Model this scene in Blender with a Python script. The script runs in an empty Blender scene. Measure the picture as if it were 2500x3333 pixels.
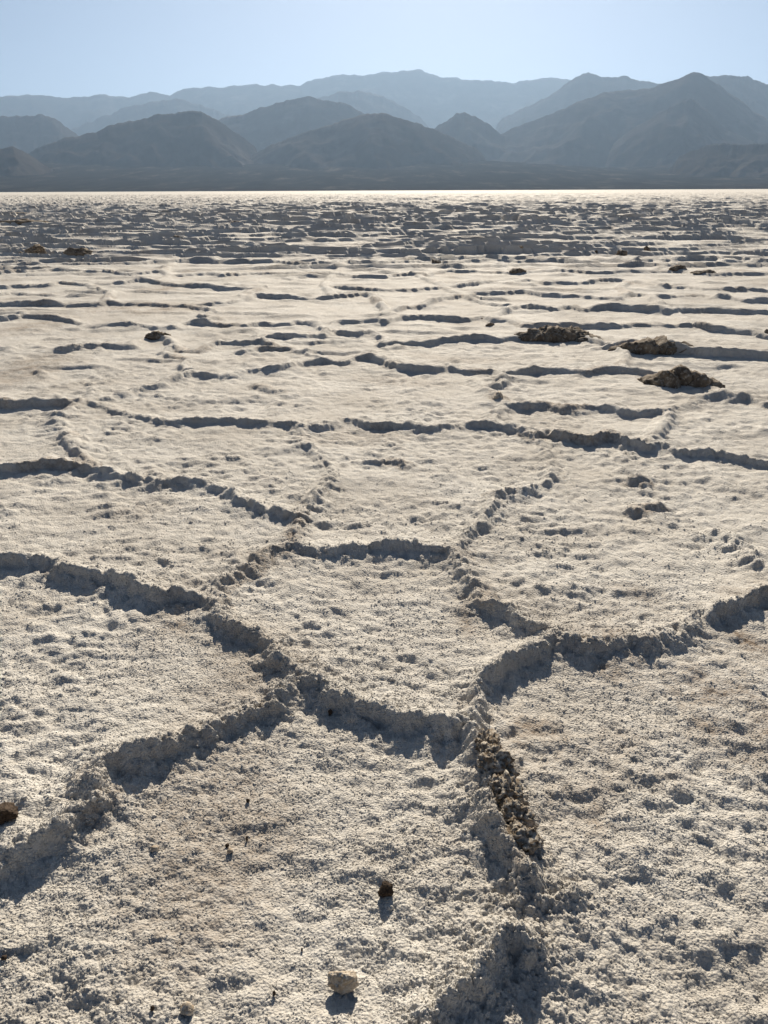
import bpy, math
import numpy as np
from mathutils import Vector

scene = bpy.context.scene
COL = scene.collection

# ------------------------------------------------------------------ camera
cam_data = bpy.data.cameras.new('camera')
cam = bpy.data.objects.new('camera', cam_data)
COL.objects.link(cam)
cam.location = (0.0, 0.0, 1.6)
cam_data.sensor_fit = 'VERTICAL'
cam_data.sensor_height = 24.0
cam_data.lens = 12.0 / math.tan(math.radians(32.0))
cam_data.clip_start = 0.05
cam_data.clip_end = 200000.0
PITCH, ROLL = math.radians(21.44), math.radians(0.24)
cam.rotation_mode = 'QUATERNION'
from mathutils import Quaternion
cam.rotation_quaternion = (Quaternion((1, 0, 0), math.radians(90) - PITCH) @
                           Quaternion((0, 0, 1), -ROLL))
scene.camera = cam

# ------------------------------------------------------------------ sky, sun, exposure
SUN_EL, SUN_AZ = math.radians(28.0), math.radians(4.0)      # azimuth clockwise from the view direction (+Y)
world = bpy.data.worlds.new('World')
scene.world = world
world.use_nodes = True
wn = world.node_tree
sky = wn.nodes.new('ShaderNodeTexSky')
sky.sky_type = 'NISHITA'
sky.sun_disc = False
sky.sun_elevation = SUN_EL
sky.sun_rotation = SUN_AZ
sky.altitude = 0.0
sky.air_density = 0.4
sky.dust_density = 0.3
sky.ozone_density = 0.0
bg = wn.nodes['Background']
bg.inputs['Strength'].default_value = 0.05
wn.links.new(sky.outputs['Color'], bg.inputs['Color'])

sun_data = bpy.data.lights.new('sun', 'SUN')
sun_data.energy = 5.0
sun_data.angle = math.radians(0.53)
sun_data.color = (1.0, 0.885, 0.73)
sun = bpy.data.objects.new('sun', sun_data)
COL.objects.link(sun)
sdir = Vector((math.sin(SUN_AZ) * math.cos(SUN_EL), math.cos(SUN_AZ) * math.cos(SUN_EL), math.sin(SUN_EL)))
sun.rotation_mode = 'QUATERNION'
sun.rotation_quaternion = (-sdir).to_track_quat('-Z', 'Y')
sun.location = (0, 0, 50)

vs = scene.view_settings
vs.view_transform = 'Standard'
vs.look = 'None'
vs.exposure = 0.7
vs.gamma = 1.0
vs.use_curve_mapping = False
scene.cycles.use_denoising = True
scene.cycles.volume_bounces = 1
scene.cycles.max_bounces = 4
scene.cycles.diffuse_bounces = 1

# ------------------------------------------------------------------ numpy noise
_rng = np.random.default_rng(11)
_ga = _rng.uniform(0, 2 * np.pi, 256)
GX, GY = np.cos(_ga).astype(np.float32), np.sin(_ga).astype(np.float32)


def _hash(ix, iy, seed):
    h = (ix.astype(np.uint32) * np.uint32(374761393) + iy.astype(np.uint32) * np.uint32(668265263)
         + np.uint32((seed * 2246822519) & 0xffffffff))
    h ^= h >> np.uint32(13)
    h *= np.uint32(1274126177)
    h ^= h >> np.uint32(16)
    return h


def pn(x, y, scale, seed):
    """gradient noise, wavelength = scale, about -0.7..0.7"""
    x = x / scale + 7.31 * seed
    y = y / scale - 3.77 * seed
    fx, fy = np.floor(x), np.floor(y)
    ix, iy = fx.astype(np.int64), fy.astype(np.int64)
    u, v = (x - fx).astype(np.float32), (y - fy).astype(np.float32)
    su, sv = u * u * u * (u * (u * 6 - 15) + 10), v * v * v * (v * (v * 6 - 15) + 10)
    out = []
    for dy in (0, 1):
        row = []
        for dx in (0, 1):
            k = _hash(ix + dx, iy + dy, seed) & np.uint32(255)
            row.append(GX[k] * (u - dx) + GY[k] * (v - dy))
        out.append(row[0] + su * (row[1] - row[0]))
    return out[0] + sv * (out[1] - out[0])


def worley(x, y, scale, seed):
    """F1, F2 distance in cell units and a random value for the nearest cell"""
    x = x / scale + 5.13 * seed
    y = y / scale + 2.71 * seed
    fx, fy = np.floor(x), np.floor(y)
    ix, iy = fx.astype(np.int64), fy.astype(np.int64)
    u, v = (x - fx).astype(np.float32), (y - fy).astype(np.float32)
    f1 = np.full(x.shape, 9, np.float32)
    f2 = np.full(x.shape, 9, np.float32)
    rv = np.zeros(x.shape, np.float32)
    vx = np.zeros(x.shape, np.float32)
    vy = np.zeros(x.shape, np.float32)
    for dy in (-1, 0, 1):
        for dx in (-1, 0, 1):
            h = _hash(ix + dx, iy + dy, seed)
            px = dx + (h & np.uint32(1023)).astype(np.float32) / 1023 - u
            py = dy + ((h >> np.uint32(10)) & np.uint32(1023)).astype(np.float32) / 1023 - v
            d = px * px + py * py
            m = d < f1
            f2 = np.where(m, f1, np.minimum(f2, d))
            rv = np.where(m, (h >> np.uint32(20)).astype(np.float32) / 4095, rv)
            vx = np.where(m, px, vx)
            vy = np.where(m, py, vy)
            f1 = np.where(m, d, f1)
    return np.sqrt(f1), np.sqrt(f2), rv, vx, vy


def _hash3(ix, iy, iz, seed):
    return _hash(ix + iz * 7919, iy - iz * 104729, seed)


def pn3(p, scale, seed):
    q = p / scale + 3.7 * seed
    f = np.floor(q)
    i = f.astype(np.int64)
    u = q - f
    s = u * u * (3 - 2 * u)
    out = np.zeros(len(p))
    for dx in (0, 1):
        for dy in (0, 1):
            for dz in (0, 1):
                w = (s[:, 0] if dx else 1 - s[:, 0]) * (s[:, 1] if dy else 1 - s[:, 1]) * (s[:, 2] if dz else 1 - s[:, 2])
                out += w * (_hash3(i[:, 0] + dx, i[:, 1] + dy, i[:, 2] + dz, seed) & np.uint32(4095)).astype(float) / 4095
    return out * 2 - 1


def worley3(p, scale, seed):
    q = p / scale + 1.9 * seed
    f = np.floor(q)
    i = f.astype(np.int64)
    u = q - f
    f1 = np.full(len(p), 9.0)
    for dx in (-1, 0, 1):
        for dy in (-1, 0, 1):
            for dz in (-1, 0, 1):
                h = _hash3(i[:, 0] + dx, i[:, 1] + dy, i[:, 2] + dz, seed)
                ox = dx + (h & np.uint32(1023)).astype(float) / 1023 - u[:, 0]
                oy = dy + ((h >> np.uint32(10)) & np.uint32(1023)).astype(float) / 1023 - u[:, 1]
                oz = dz + ((h >> np.uint32(20)) & np.uint32(1023)).astype(float) / 1023 - u[:, 2]
                f1 = np.minimum(f1, ox * ox + oy * oy + oz * oz)
    return np.sqrt(f1)


def sstep(a, b, x):
    t = np.clip((x - a) / (b - a), 0, 1)
    return t * t * (3 - 2 * t)


# ------------------------------------------------------------------ mesh helpers
def mesh_np(name, co, faces, mat, attrs=None, smooth=True):
    """co (n,3), faces (m,3 or 4) -> mesh"""
    me = bpy.data.meshes.new(name)
    n, m, k = len(co), len(faces), faces.shape[1]
    me.vertices.add(n)
    me.vertices.foreach_set('co', np.ascontiguousarray(co, np.float32).ravel())
    me.loops.add(m * k)
    me.loops.foreach_set('vertex_index', np.ascontiguousarray(faces, np.int32).ravel())
    me.polygons.add(m)
    me.polygons.foreach_set('loop_start', np.arange(0, m * k, k, dtype=np.int32))
    me.polygons.foreach_set('use_smooth', np.full(m, smooth, bool))
    me.update(calc_edges=True)
    for an, av in (attrs or {}).items():
        a = me.attributes.new(an, 'FLOAT', 'POINT')
        a.data.foreach_set('value', np.ascontiguousarray(av, np.float32))
    me.materials.append(mat)
    return me


def link(name, me, parent=None):
    o = bpy.data.objects.new(name, me)
    COL.objects.link(o)
    if parent is not None:
        o.parent = parent
    return o


def grid_faces(nr, nc):
    i = np.arange(nr * nc, dtype=np.int32).reshape(nr, nc)
    return np.stack([i[:-1, :-1], i[:-1, 1:], i[1:, 1:], i[1:, :-1]], -1).reshape(-1, 4)


# ------------------------------------------------------------------ materials
class NT:
    def __init__(self, name):
        self.mat = bpy.data.materials.new(name)
        self.mat.use_nodes = True
        self.t = self.mat.node_tree
        self.b = self.t.nodes['Principled BSDF']

    def n(self, kind, **kw):
        nd = self.t.nodes.new('ShaderNode' + kind)
        for k, v in kw.items():
            if hasattr(nd, k):
                setattr(nd, k, v)
            else:
                nd.inputs[k.replace('_', ' ')].default_value = v
        return nd

    def l(self, a, b):
        self.t.links.new(a, b)

    def noise(self, vec, scale, detail=4, rough=0.6):
        nd = self.n('TexNoise', Scale=scale, Detail=detail, Roughness=rough)
        self.l(vec, nd.inputs['Vector'])
        return nd.outputs['Fac']

    def ramp(self, fac, stops):
        nd = self.n('ValToRGB')
        e = nd.color_ramp.elements
        while len(e) < len(stops):
            e.new(0.5)
        for k, (p, c) in enumerate(stops):
            e[k].position = p
            e[k].color = (*c, 1) if len(c) == 3 else c
        self.l(fac, nd.inputs['Fac'])
        return nd.outputs['Color']

    def mix(self, fac, a, b):
        nd = self.n('Mix', data_type='RGBA')
        for sock, v in ((nd.inputs[0], fac), (nd.inputs[6], a), (nd.inputs[7], b)):
            if isinstance(v, (int, float)):
                sock.default_value = v
            elif isinstance(v, tuple):
                sock.default_value = (*v, 1)
            else:
                self.l(v, sock)
        return nd.outputs[2]

    def math(self, op, a, b=0.0):
        nd = self.n('Math', operation=op)
        for k, v in enumerate((a, b)):
            if isinstance(v, (int, float)):
                nd.inputs[k].default_value = v
            else:
                self.l(v, nd.inputs[k])
        return nd.outputs[0]


def salt_material():
    m = NT('salt_crust')
    geo = m.n('NewGeometry').outputs['Position']
    big = m.noise(geo, 1.3, 5, 0.6)
    fine = m.noise(geo, 38.0, 6, 0.7)
    speck = m.noise(geo, 160.0, 3, 0.6)
    c = m.ramp(big, [(0.3, (0.57, 0.535, 0.475)), (0.62, (0.755, 0.728, 0.665))])
    c = m.mix(m.ramp(fine, [(0.40, (0.0,) * 3), (0.72, (0.35,) * 3)]), c, (0.42, 0.365, 0.285))
    at = m.n('Attribute', attribute_name='stain').outputs['Fac']
    st = m.math('MULTIPLY', at, m.ramp(fine, [(0.34, (0.25,) * 3), (0.62, (1.0,) * 3)]))
    c = m.mix(st, c, (0.20, 0.125, 0.068))
    sp = m.math('MULTIPLY', m.ramp(speck, [(0.66, (0.0,) * 3), (0.74, (0.55,) * 3)]), m.ramp(m.noise(geo, 6.0, 3), [(0.5, (0,) * 3), (0.7, (1,) * 3)]))
    c = m.mix(sp, c, (0.17, 0.12, 0.08))
    m.l(c, m.b.inputs['Base Color'])
    m.b.inputs['Roughness'].default_value = 0.78
    m.b.inputs['Specular IOR Level'].default_value = 0.12
    bump = m.n('Bump', Strength=0.8, Distance=0.005)
    m.l(m.noise(geo, 230.0, 4, 0.65), bump.inputs['Height'])
    vo = m.n('TexVoronoi', Scale=135.0)
    m.l(geo, vo.inputs['Vector'])
    bump3 = m.n('Bump', Strength=0.9, Distance=0.0045, invert=True)
    m.l(vo.outputs['Distance'], bump3.inputs['Height'])
    bump2 = m.n('Bump', Strength=0.8, Distance=0.018)
    m.l(m.noise(geo, 21.0, 3, 0.6), bump2.inputs['Height'])
    m.l(bump2.outputs['Normal'], bump3.inputs['Normal'])
    m.l(bump3.outputs['Normal'], bump.inputs['Normal'])
    m.l(bump.outputs['Normal'], m.b.inputs['Normal'])
    return m.mat


def clod_material(name, dark, light, salt, salt_amt, scale):
    m = NT(name)
    tc = m.n('TexCoord').outputs['Object']
    a = m.noise(tc, scale, 6, 0.65)
    b = m.noise(tc, scale * 4.5, 4, 0.6)
    c = m.ramp(a, [(0.35, dark), (0.65, light)])
    c = m.mix(m.ramp(b, [(0.62 - salt_amt, (0,) * 3), (0.80 - salt_amt, (1,) * 3)]), c, salt)
    m.l(c, m.b.inputs['Base Color'])
    m.b.inputs['Roughness'].default_value = 0.85
    m.b.inputs['Specular IOR Level'].default_value = 0.2
    bump = m.n('Bump', Strength=0.7, Distance=0.006)
    m.l(m.noise(tc, scale * 9, 4, 0.7), bump.inputs['Height'])
    m.l(bump.outputs['Normal'], m.b.inputs['Normal'])
    return m.mat


def rock_material():
    m = NT('desert_mountain_rock')
    geo = m.n('NewGeometry').outputs['Position']
    a = m.noise(geo, 0.0012, 8, 0.65)
    c = m.ramp(a, [(0.32, (0.035, 0.032, 0.032)), (0.55, (0.065, 0.057, 0.053)), (0.70, (0.12, 0.105, 0.095))])
    m.l(c, m.b.inputs['Base Color'])
    m.b.inputs['Roughness'].default_value = 0.95
    m.b.inputs['Specular IOR Level'].default_value = 0.0
    return m.mat


def fan_material():
    m = NT('alluvial_gravel')
    geo = m.n('NewGeometry').outputs['Position']
    mp = m.n('Mapping')
    mp.inputs['Scale'].default_value = (0.006, 0.002, 0.007)
    m.l(geo, mp.inputs['Vector'])
    a = m.noise(mp.outputs['Vector'], 1.0, 8, 0.68)
    c = m.ramp(a, [(0.36, (0.016, 0.014, 0.013)), (0.55, (0.030, 0.026, 0.023)), (0.70, (0.095, 0.08, 0.066))])
    m.l(c, m.b.inputs['Base Color'])
    m.b.inputs['Roughness'].default_value = 0.95
    m.b.inputs['Specular IOR Level'].default_value = 0.0
    return m.mat


SALT = salt_material()
ROCK = rock_material()
FAN = fan_material()
MUDDY = clod_material('muddy_salt', (0.11, 0.08, 0.052), (0.30, 0.235, 0.165), (0.56, 0.51, 0.43), 0.19, 16.0)
MOUND = clod_material('mud_crust', (0.11, 0.082, 0.056), (0.31, 0.25, 0.18), (0.50, 0.45, 0.37), 0.10, 7.0)
BROWN = clod_material('brown_stone', (0.04, 0.028, 0.019), (0.135, 0.095, 0.065), (0.36, 0.30, 0.23), -0.06, 60.0)
TAN = clod_material('tan_salt_stone', (0.42, 0.32, 0.21), (0.66, 0.58, 0.47), (0.72, 0.67, 0.58), 0.14, 26.0)

# ------------------------------------------------------------------ surveyed layout (metres; camera at the origin, +Y ahead)
RIDGES=[
 (0.085,[(-1.97,3.48),(-1.77,3.46),(-1.60,3.46),(-1.45,3.33),(-1.28,3.26),(-1.20,3.26),(-1.02,3.07),(-0.92,3.03),(-0.89,3.06),(-0.78,3.04),(-0.71,2.97)]),
 (0.055,[(-0.72,3.01),(-0.71,3.11),(-0.67,3.22),(-0.60,3.29),(-0.56,3.47),(-0.42,3.56)]),
 (0.060,[(-0.42,3.55),(-0.28,3.49),(-0.14,3.55),(-0.00,3.56),(0.16,3.56),(0.33,3.49)]),
 (0.050,[(-0.42,3.57),(-0.45,3.98),(-0.36,4.33),(-0.29,4.62),(-0.41,5.04),(-0.55,5.36),(-0.60,5.80)]),
 (0.075,[(0.33,3.46),(0.35,3.30),(0.38,3.10),(0.42,2.96),(0.48,2.91),(0.51,2.84),(0.57,2.77),(0.65,2.73)]),
 (0.085,[(0.64,2.72),(0.67,2.65),(0.75,2.62),(0.85,2.64),(0.98,2.66),(1.11,2.71),(1.20,2.80),(1.33,2.88),(1.49,2.98),(1.59,3.04),(1.87,3.22)]),
 (0.085,[(0.64,2.72),(0.61,2.64),(0.55,2.58),(0.49,2.54),(0.42,2.49),(0.36,2.42),(0.31,2.33),(0.28,2.26),(0.26,2.16)]),
 (0.070,[(-0.72,2.99),(-0.61,2.81),(-0.49,2.73),(-0.42,2.66),(-0.39,2.55),(-0.34,2.52),(-0.29,2.47)]),
 (0.085,[(-0.29,2.45),(-0.22,2.39),(-0.14,2.29),(-0.08,2.25),(-0.00,2.24),(0.07,2.20),(0.14,2.18),(0.19,2.14),(0.22,2.18),(0.26,2.16)]),
 (0.085,[(-0.29,2.45),(-0.35,2.32),(-0.39,2.27),(-0.45,2.23),(-0.55,2.13),(-0.60,2.10),(-0.69,2.02),(-0.75,2.00),(-0.79,1.95),(-0.82,1.88),(-0.80,1.80),(-0.85,1.76)]),
 (0.085,[(-0.85,1.76),(-0.85,1.70),(-0.90,1.65),(-0.96,1.59),(-1.03,1.52)]),
 (0.100,[(0.26,2.14),(0.27,2.05),(0.28,2.00),(0.29,1.90),(0.29,1.80),(0.30,1.70),(0.31,1.63),(0.32,1.58),(0.33,1.55)]),
 (0.030,[(0.35,1.61),(0.33,1.54),(0.29,1.48)]),
 (0.088,[(0.03,1.09),(0.07,1.13),(0.09,1.16),(0.13,1.20),(0.17,1.25),(0.21,1.31),(0.26,1.37),(0.30,1.37),(0.32,1.34)]),
 (0.075,[(-3.45,6.61),(-3.08,6.47),(-2.94,6.39),(-2.70,6.39),(-2.36,6.43),(-2.22,6.62),(-2.08,6.87),(-1.93,7.05),(-1.93,7.24),(-1.79,7.54),(-1.39,7.43),(-1.29,7.64),(-1.00,7.70),(-0.81,8.04),(-0.59,8.15),(-0.40,8.08),(-0.29,8.27),(-0.13,8.27),(0.00,8.11),(0.18,7.78),(0.49,7.67),(0.58,7.82),(0.73,7.66),(1.00,7.57)]),
 (0.075,[(1.00,7.57),(1.20,7.48),(1.40,7.65),(1.66,7.64),(1.90,7.57),(2.10,7.68),(2.23,7.59)]),
 (0.060,[(-2.38,6.48),(-2.06,6.17),(-1.59,5.85),(-1.11,5.84),(-0.94,5.81),(-0.60,5.77)]),
 (0.080,[(-0.59,5.71),(-0.46,5.68),(-0.32,5.90),(-0.22,5.90),(-0.06,5.73),(0.17,5.73),(0.30,5.63),(0.43,5.69),(0.57,5.72),(0.77,5.75)]),
 (0.090,[(0.77,5.72),(0.87,5.71),(0.95,5.62),(1.03,5.42)]),
 (0.100,[(1.03,5.39),(1.12,5.53),(1.18,5.47),(1.26,5.37),(1.40,5.31),(1.56,5.43),(1.63,5.25),(1.73,5.15)]),
 (0.090,[(1.74,5.18),(1.83,5.20),(1.88,5.06),(2.00,5.06),(2.14,5.01),(2.25,4.91),(2.36,4.81),(2.56,4.63)]),
 (0.060,[(1.00,7.63),(1.07,7.44),(1.05,7.05),(0.86,6.79),(0.91,6.58),(0.97,6.30),(0.81,5.98),(0.78,5.81)]),
 (0.070,[(0.96,6.26),(1.05,6.26),(1.16,6.23),(1.28,6.30),(1.39,6.15),(1.50,6.26),(1.63,6.25),(1.72,6.18),(1.80,6.07),(1.89,6.03),(2.15,6.07)]),
 (0.050,[(2.17,6.14),(2.10,5.86),(1.93,5.55),(1.78,5.30)]),
 (0.050,[(2.17,6.14),(2.48,6.46),(2.75,6.59)]),
 (0.055,[(1.05,5.52),(1.06,5.28),(1.05,5.05),(1.08,4.92),(0.99,4.83),(1.04,4.74),(0.93,4.48),(0.84,4.35),(0.70,4.32),(0.62,4.25),(0.55,3.99),(0.42,3.71),(0.34,3.50)]),
 (0.070,[(-2.58,4.73),(-2.27,4.74),(-2.08,4.83),(-1.80,4.78),(-1.70,4.73),(-1.53,4.60),(-1.42,4.60),(-1.24,4.51),(-1.02,4.49),(-0.88,4.35),(-0.83,4.27),(-0.66,4.07),(-0.44,3.93)]),
 (0.050,[(-1.82,4.83),(-2.12,5.32),(-2.44,5.94),(-2.39,6.52)]),
 (0.080,[(0.01,9.06),(0.11,9.12),(0.50,9.11),(0.63,9.26),(0.79,9.25),(0.98,9.40),(1.26,9.33),(1.60,9.49),(1.84,9.64),(2.08,9.74),(2.27,9.37),(2.44,8.91)]),
 (0.100,[(2.41,8.81),(2.65,8.95),(2.92,8.80),(3.01,8.60),(3.20,8.46),(3.31,8.38),(3.55,8.37),(3.71,8.32),(3.86,8.24),(4.23,8.03)]),
 (0.070,[(2.23,7.61),(2.36,7.54),(2.44,7.43),(2.68,7.33),(2.75,7.19),(2.81,7.00),(2.78,6.68),(2.79,6.46),(2.94,6.54),(3.02,6.30),(3.22,6.05)]),
 (0.050,[(2.48,9.06),(2.49,8.45),(2.26,7.69)]),
 (0.070,[(1.65,10.71),(1.74,10.31),(2.02,10.30),(2.59,10.29),(3.12,10.35),(3.73,10.26),(3.84,10.25)]),
 (0.070,[(3.84,10.25),(3.94,10.06),(4.15,9.88),(4.35,9.70),(4.43,9.53),(4.75,9.30)]),
 (0.060,[(1.66,10.77),(1.45,10.77),(1.37,11.11),(1.04,10.91),(0.75,11.00),(0.51,11.14),(0.20,11.02),(0.01,10.61)]),
 (0.050,[(1.67,10.83),(1.48,11.26),(1.79,11.86),(2.03,12.36),(2.14,12.20)]),
 (0.060,[(2.13,12.13),(1.71,12.30),(1.54,12.58),(1.38,12.98),(1.31,13.47)]),
 (0.055,[(1.32,13.51),(0.91,13.04),(0.56,12.22),(0.28,12.12),(0.08,11.64),(0.01,11.41)]),
 (0.055,[(1.32,13.51),(1.17,13.97),(1.07,14.68),(0.88,15.71),(0.71,16.79)]),
 (0.050,[(0.71,16.84),(0.49,17.14),(0.02,16.68)]),
 (0.070,[(2.12,12.07),(2.40,11.81),(2.61,12.05),(2.82,11.79),(3.27,12.03),(3.59,11.77),(3.82,11.66),(3.94,11.42)]),
 (0.065,[(3.95,11.46),(4.17,11.54),(4.54,11.67),(4.96,11.52),(5.30,11.51),(5.76,11.40)]),
 (0.050,[(3.98,11.55),(3.94,10.89),(3.88,10.37)]),
 (0.055,[(1.32,13.51),(1.46,13.83),(1.76,13.81),(1.91,13.81),(2.31,13.93),(2.54,13.47),(3.05,13.26),(3.58,12.94),(3.96,13.54),(4.16,13.22),(4.38,13.21),(5.02,13.38),(5.50,12.76),(6.21,12.62)]),
 (0.050,[(4.18,13.26),(4.10,12.56),(3.98,11.55)]),
 (0.055,[(1.07,14.68),(1.46,15.04),(1.79,15.42),(2.36,15.82),(2.78,15.80),(2.96,15.38),(3.63,15.35),(4.32,15.74),(4.53,15.56),(4.79,14.76),(5.15,14.52),(5.30,14.37),(5.45,14.15),(6.07,14.13),(6.84,13.96)]),
 (0.040,[(4.57,15.69),(4.08,14.54),(4.00,13.65)]),
 (0.060,[(-3.41,8.81),(-3.27,9.00),(-3.10,9.09),(-2.77,8.99),(-2.79,9.44),(-2.72,9.77),(-2.47,9.44),(-2.29,9.10)]),
 (0.050,[(-2.30,9.15),(-2.34,8.69),(-2.13,8.42),(-1.94,8.22),(-1.93,7.87),(-1.82,7.65)]),
 (0.060,[(-2.29,9.10),(-2.16,8.78),(-1.96,8.77),(-1.92,9.06),(-1.81,9.26),(-1.61,9.17),(-1.52,9.11),(-1.36,9.19),(-1.20,8.95)]),
 (0.050,[(-1.50,8.67),(-1.26,8.86),(-0.99,8.85),(-0.60,8.26)]),
 (0.065,[(-1.29,9.48),(-1.22,9.54),(-0.89,9.47),(-0.81,9.53),(-0.69,9.62),(-0.68,10.11)]),
 (0.060,[(-0.68,10.14),(-0.48,9.81),(-0.34,9.71),(-0.15,9.87),(0.01,9.53),(0.01,9.16)]),
 (0.055,[(-3.83,10.29),(-3.74,10.55),(-3.54,10.47),(-3.27,10.54),(-2.95,10.45),(-2.63,10.33),(-2.59,10.64),(-2.35,10.75)]),
 (0.060,[(-2.34,10.72),(-2.09,10.48),(-1.73,10.47),(-1.59,10.66),(-1.23,10.65),(-1.13,10.81),(-0.93,10.64),(-0.68,10.14)]),
 (0.050,[(-0.68,10.19),(-0.58,10.61),(-0.28,10.68),(0.01,10.67)]),
 (0.050,[(-2.35,10.78),(-2.24,11.15),(-2.48,11.38),(-2.39,11.75),(-2.59,12.10),(-2.95,12.53)]),
 (0.060,[(-6.36,12.57),(-5.73,12.55),(-5.38,12.54),(-5.03,12.53),(-4.71,12.52),(-4.29,12.61),(-4.24,12.89),(-3.87,12.60),(-3.52,12.58),(-3.15,12.46),(-2.94,12.46)]),
 (0.060,[(-2.94,12.46),(-2.61,12.55),(-2.36,12.71),(-2.18,13.11),(-2.07,13.59),(-1.53,13.39),(-1.15,13.25),(-0.79,13.36),(-0.36,13.66),(-0.17,13.34),(0.08,11.61)]),
 (0.055,[(-5.67,11.14),(-5.14,11.21),(-4.92,11.42),(-4.63,11.32),(-4.30,11.10),(-4.13,10.96),(-3.74,10.55)]),
 (0.055,[(-7.46,14.86),(-6.78,14.98),(-6.55,15.20),(-6.04,15.18),(-5.94,15.57),(-5.34,15.31),(-4.78,15.69),(-4.59,16.11),(-4.17,15.67),(-3.77,15.25),(-3.11,15.07),(-2.79,14.68),(-2.27,14.66),(-2.09,14.80)]),
 (0.045,[(-5.37,15.39),(-4.86,14.48),(-4.55,14.12),(-4.28,12.99)]),
 (0.045,[(-2.10,14.88),(-2.30,13.84),(-2.20,13.22)]),
 (0.045,[(-6.76,13.87),(-6.35,13.99),(-6.24,14.18),(-5.50,13.96)]),
 (0.055,[(-1.05,14.99),(-0.70,14.60),(-0.22,14.37),(0.01,14.22),(0.49,14.34),(1.07,14.68)]),
 (0.045,[(-0.80,13.47),(-1.05,15.07),(-1.01,17.26)]),
 (0.060,[(-8.62,17.46),(-7.93,17.63),(-7.63,17.93),(-7.14,18.46),(-6.89,18.44),(-6.09,17.86),(-5.21,17.51),(-4.67,18.01),(-4.23,16.97),(-3.58,17.43),(-3.20,16.92),(-2.62,17.39),(-1.84,17.15),(-1.00,17.12),(-0.43,16.61),(0.01,16.59)]),
 (0.040,[(-4.72,18.21),(-4.96,20.02),(-5.00,21.13)]),
 (0.040,[(-4.21,15.80),(-4.25,16.68),(-4.27,17.15)]),
 (0.055,[(-9.76,19.84),(-7.77,20.00),(-6.78,19.95),(-5.68,19.89),(-4.96,20.95),(-3.93,20.90),(-2.96,20.42),(-1.90,19.83),(-0.97,20.46),(0.03,19.86),(0.86,20.36)]),
 (0.040,[(-1.01,17.30),(-0.90,18.94),(-0.97,20.62)]),
 (0.055,[(0.71,16.79),(1.28,17.78),(2.12,17.53),(2.73,17.19),(3.65,17.99),(4.29,17.43),(5.42,17.38),(6.10,17.45),(6.37,16.64),(7.07,16.80),(8.06,16.56)]),
 (0.050,[(0.86,20.41),(1.43,19.84),(2.56,20.32),(3.59,20.55),(4.48,21.08),(5.57,20.44),(6.46,20.12),(7.62,20.62),(8.28,19.75),(9.65,19.95)]),
 (0.040,[(2.75,17.33),(2.78,18.76),(2.58,20.44)]),
 (0.040,[(5.46,17.52),(6.16,18.83),(6.50,20.23)]),
 (0.035,[(-1.12,7.06),(-1.00,6.91),(-0.89,6.83)]),
 (0.040,[(-3.87,8.97),(-3.78,9.05)]),
 (0.030,[(-3.28,7.72),(-3.03,7.40),(-3.06,7.06)]),
 (0.035,[(-0.08,4.90),(0.02,4.92),(0.12,4.85)]),
 (0.040,[(1.63,3.73),(1.67,3.64),(1.66,3.47),(1.68,3.32)]),
 (0.035,[(1.33,4.06),(1.47,4.10)]),
 (0.030,[(1.43,4.52),(1.51,4.49)]),
 (0.040,[(0.36,1.48),(0.42,1.48)]),
]
PLATE_SEEDS=[(-1.65,4.00),(-1.08,3.93),(0.08,4.18),(-0.13,2.93),(1.21,3.78),(1.40,2.84),(0.82,2.12),(-0.88,2.52),(-0.27,1.57),(0.65,1.36),(-0.77,1.37),(-2.50,5.71),(-1.35,5.35),(0.28,5.21),(1.63,4.81),(2.55,6.01),(1.72,7.14),(1.44,6.03),(0.09,6.99),(-2.79,7.83),(1.73,8.70),(2.90,8.54),(-1.11,8.63),(3.30,7.71),(-1.98,10.18),(0.41,10.29),(2.68,11.44),(4.40,10.96),(1.16,12.20),(-4.21,12.12),(-1.18,12.03),(3.37,12.93),(5.13,12.88),(0.53,13.32),(3.07,15.04),(5.87,15.98),(-4.18,14.45),(-1.50,15.45),(0.02,15.80),(-6.26,16.93),(4.01,9.52),(0.60,8.72),(-3.29,10.21),(-1.72,8.52),(-4.62,10.81),(-0.19,12.50),(3.45,16.99),(-2.08,16.75)]
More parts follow.
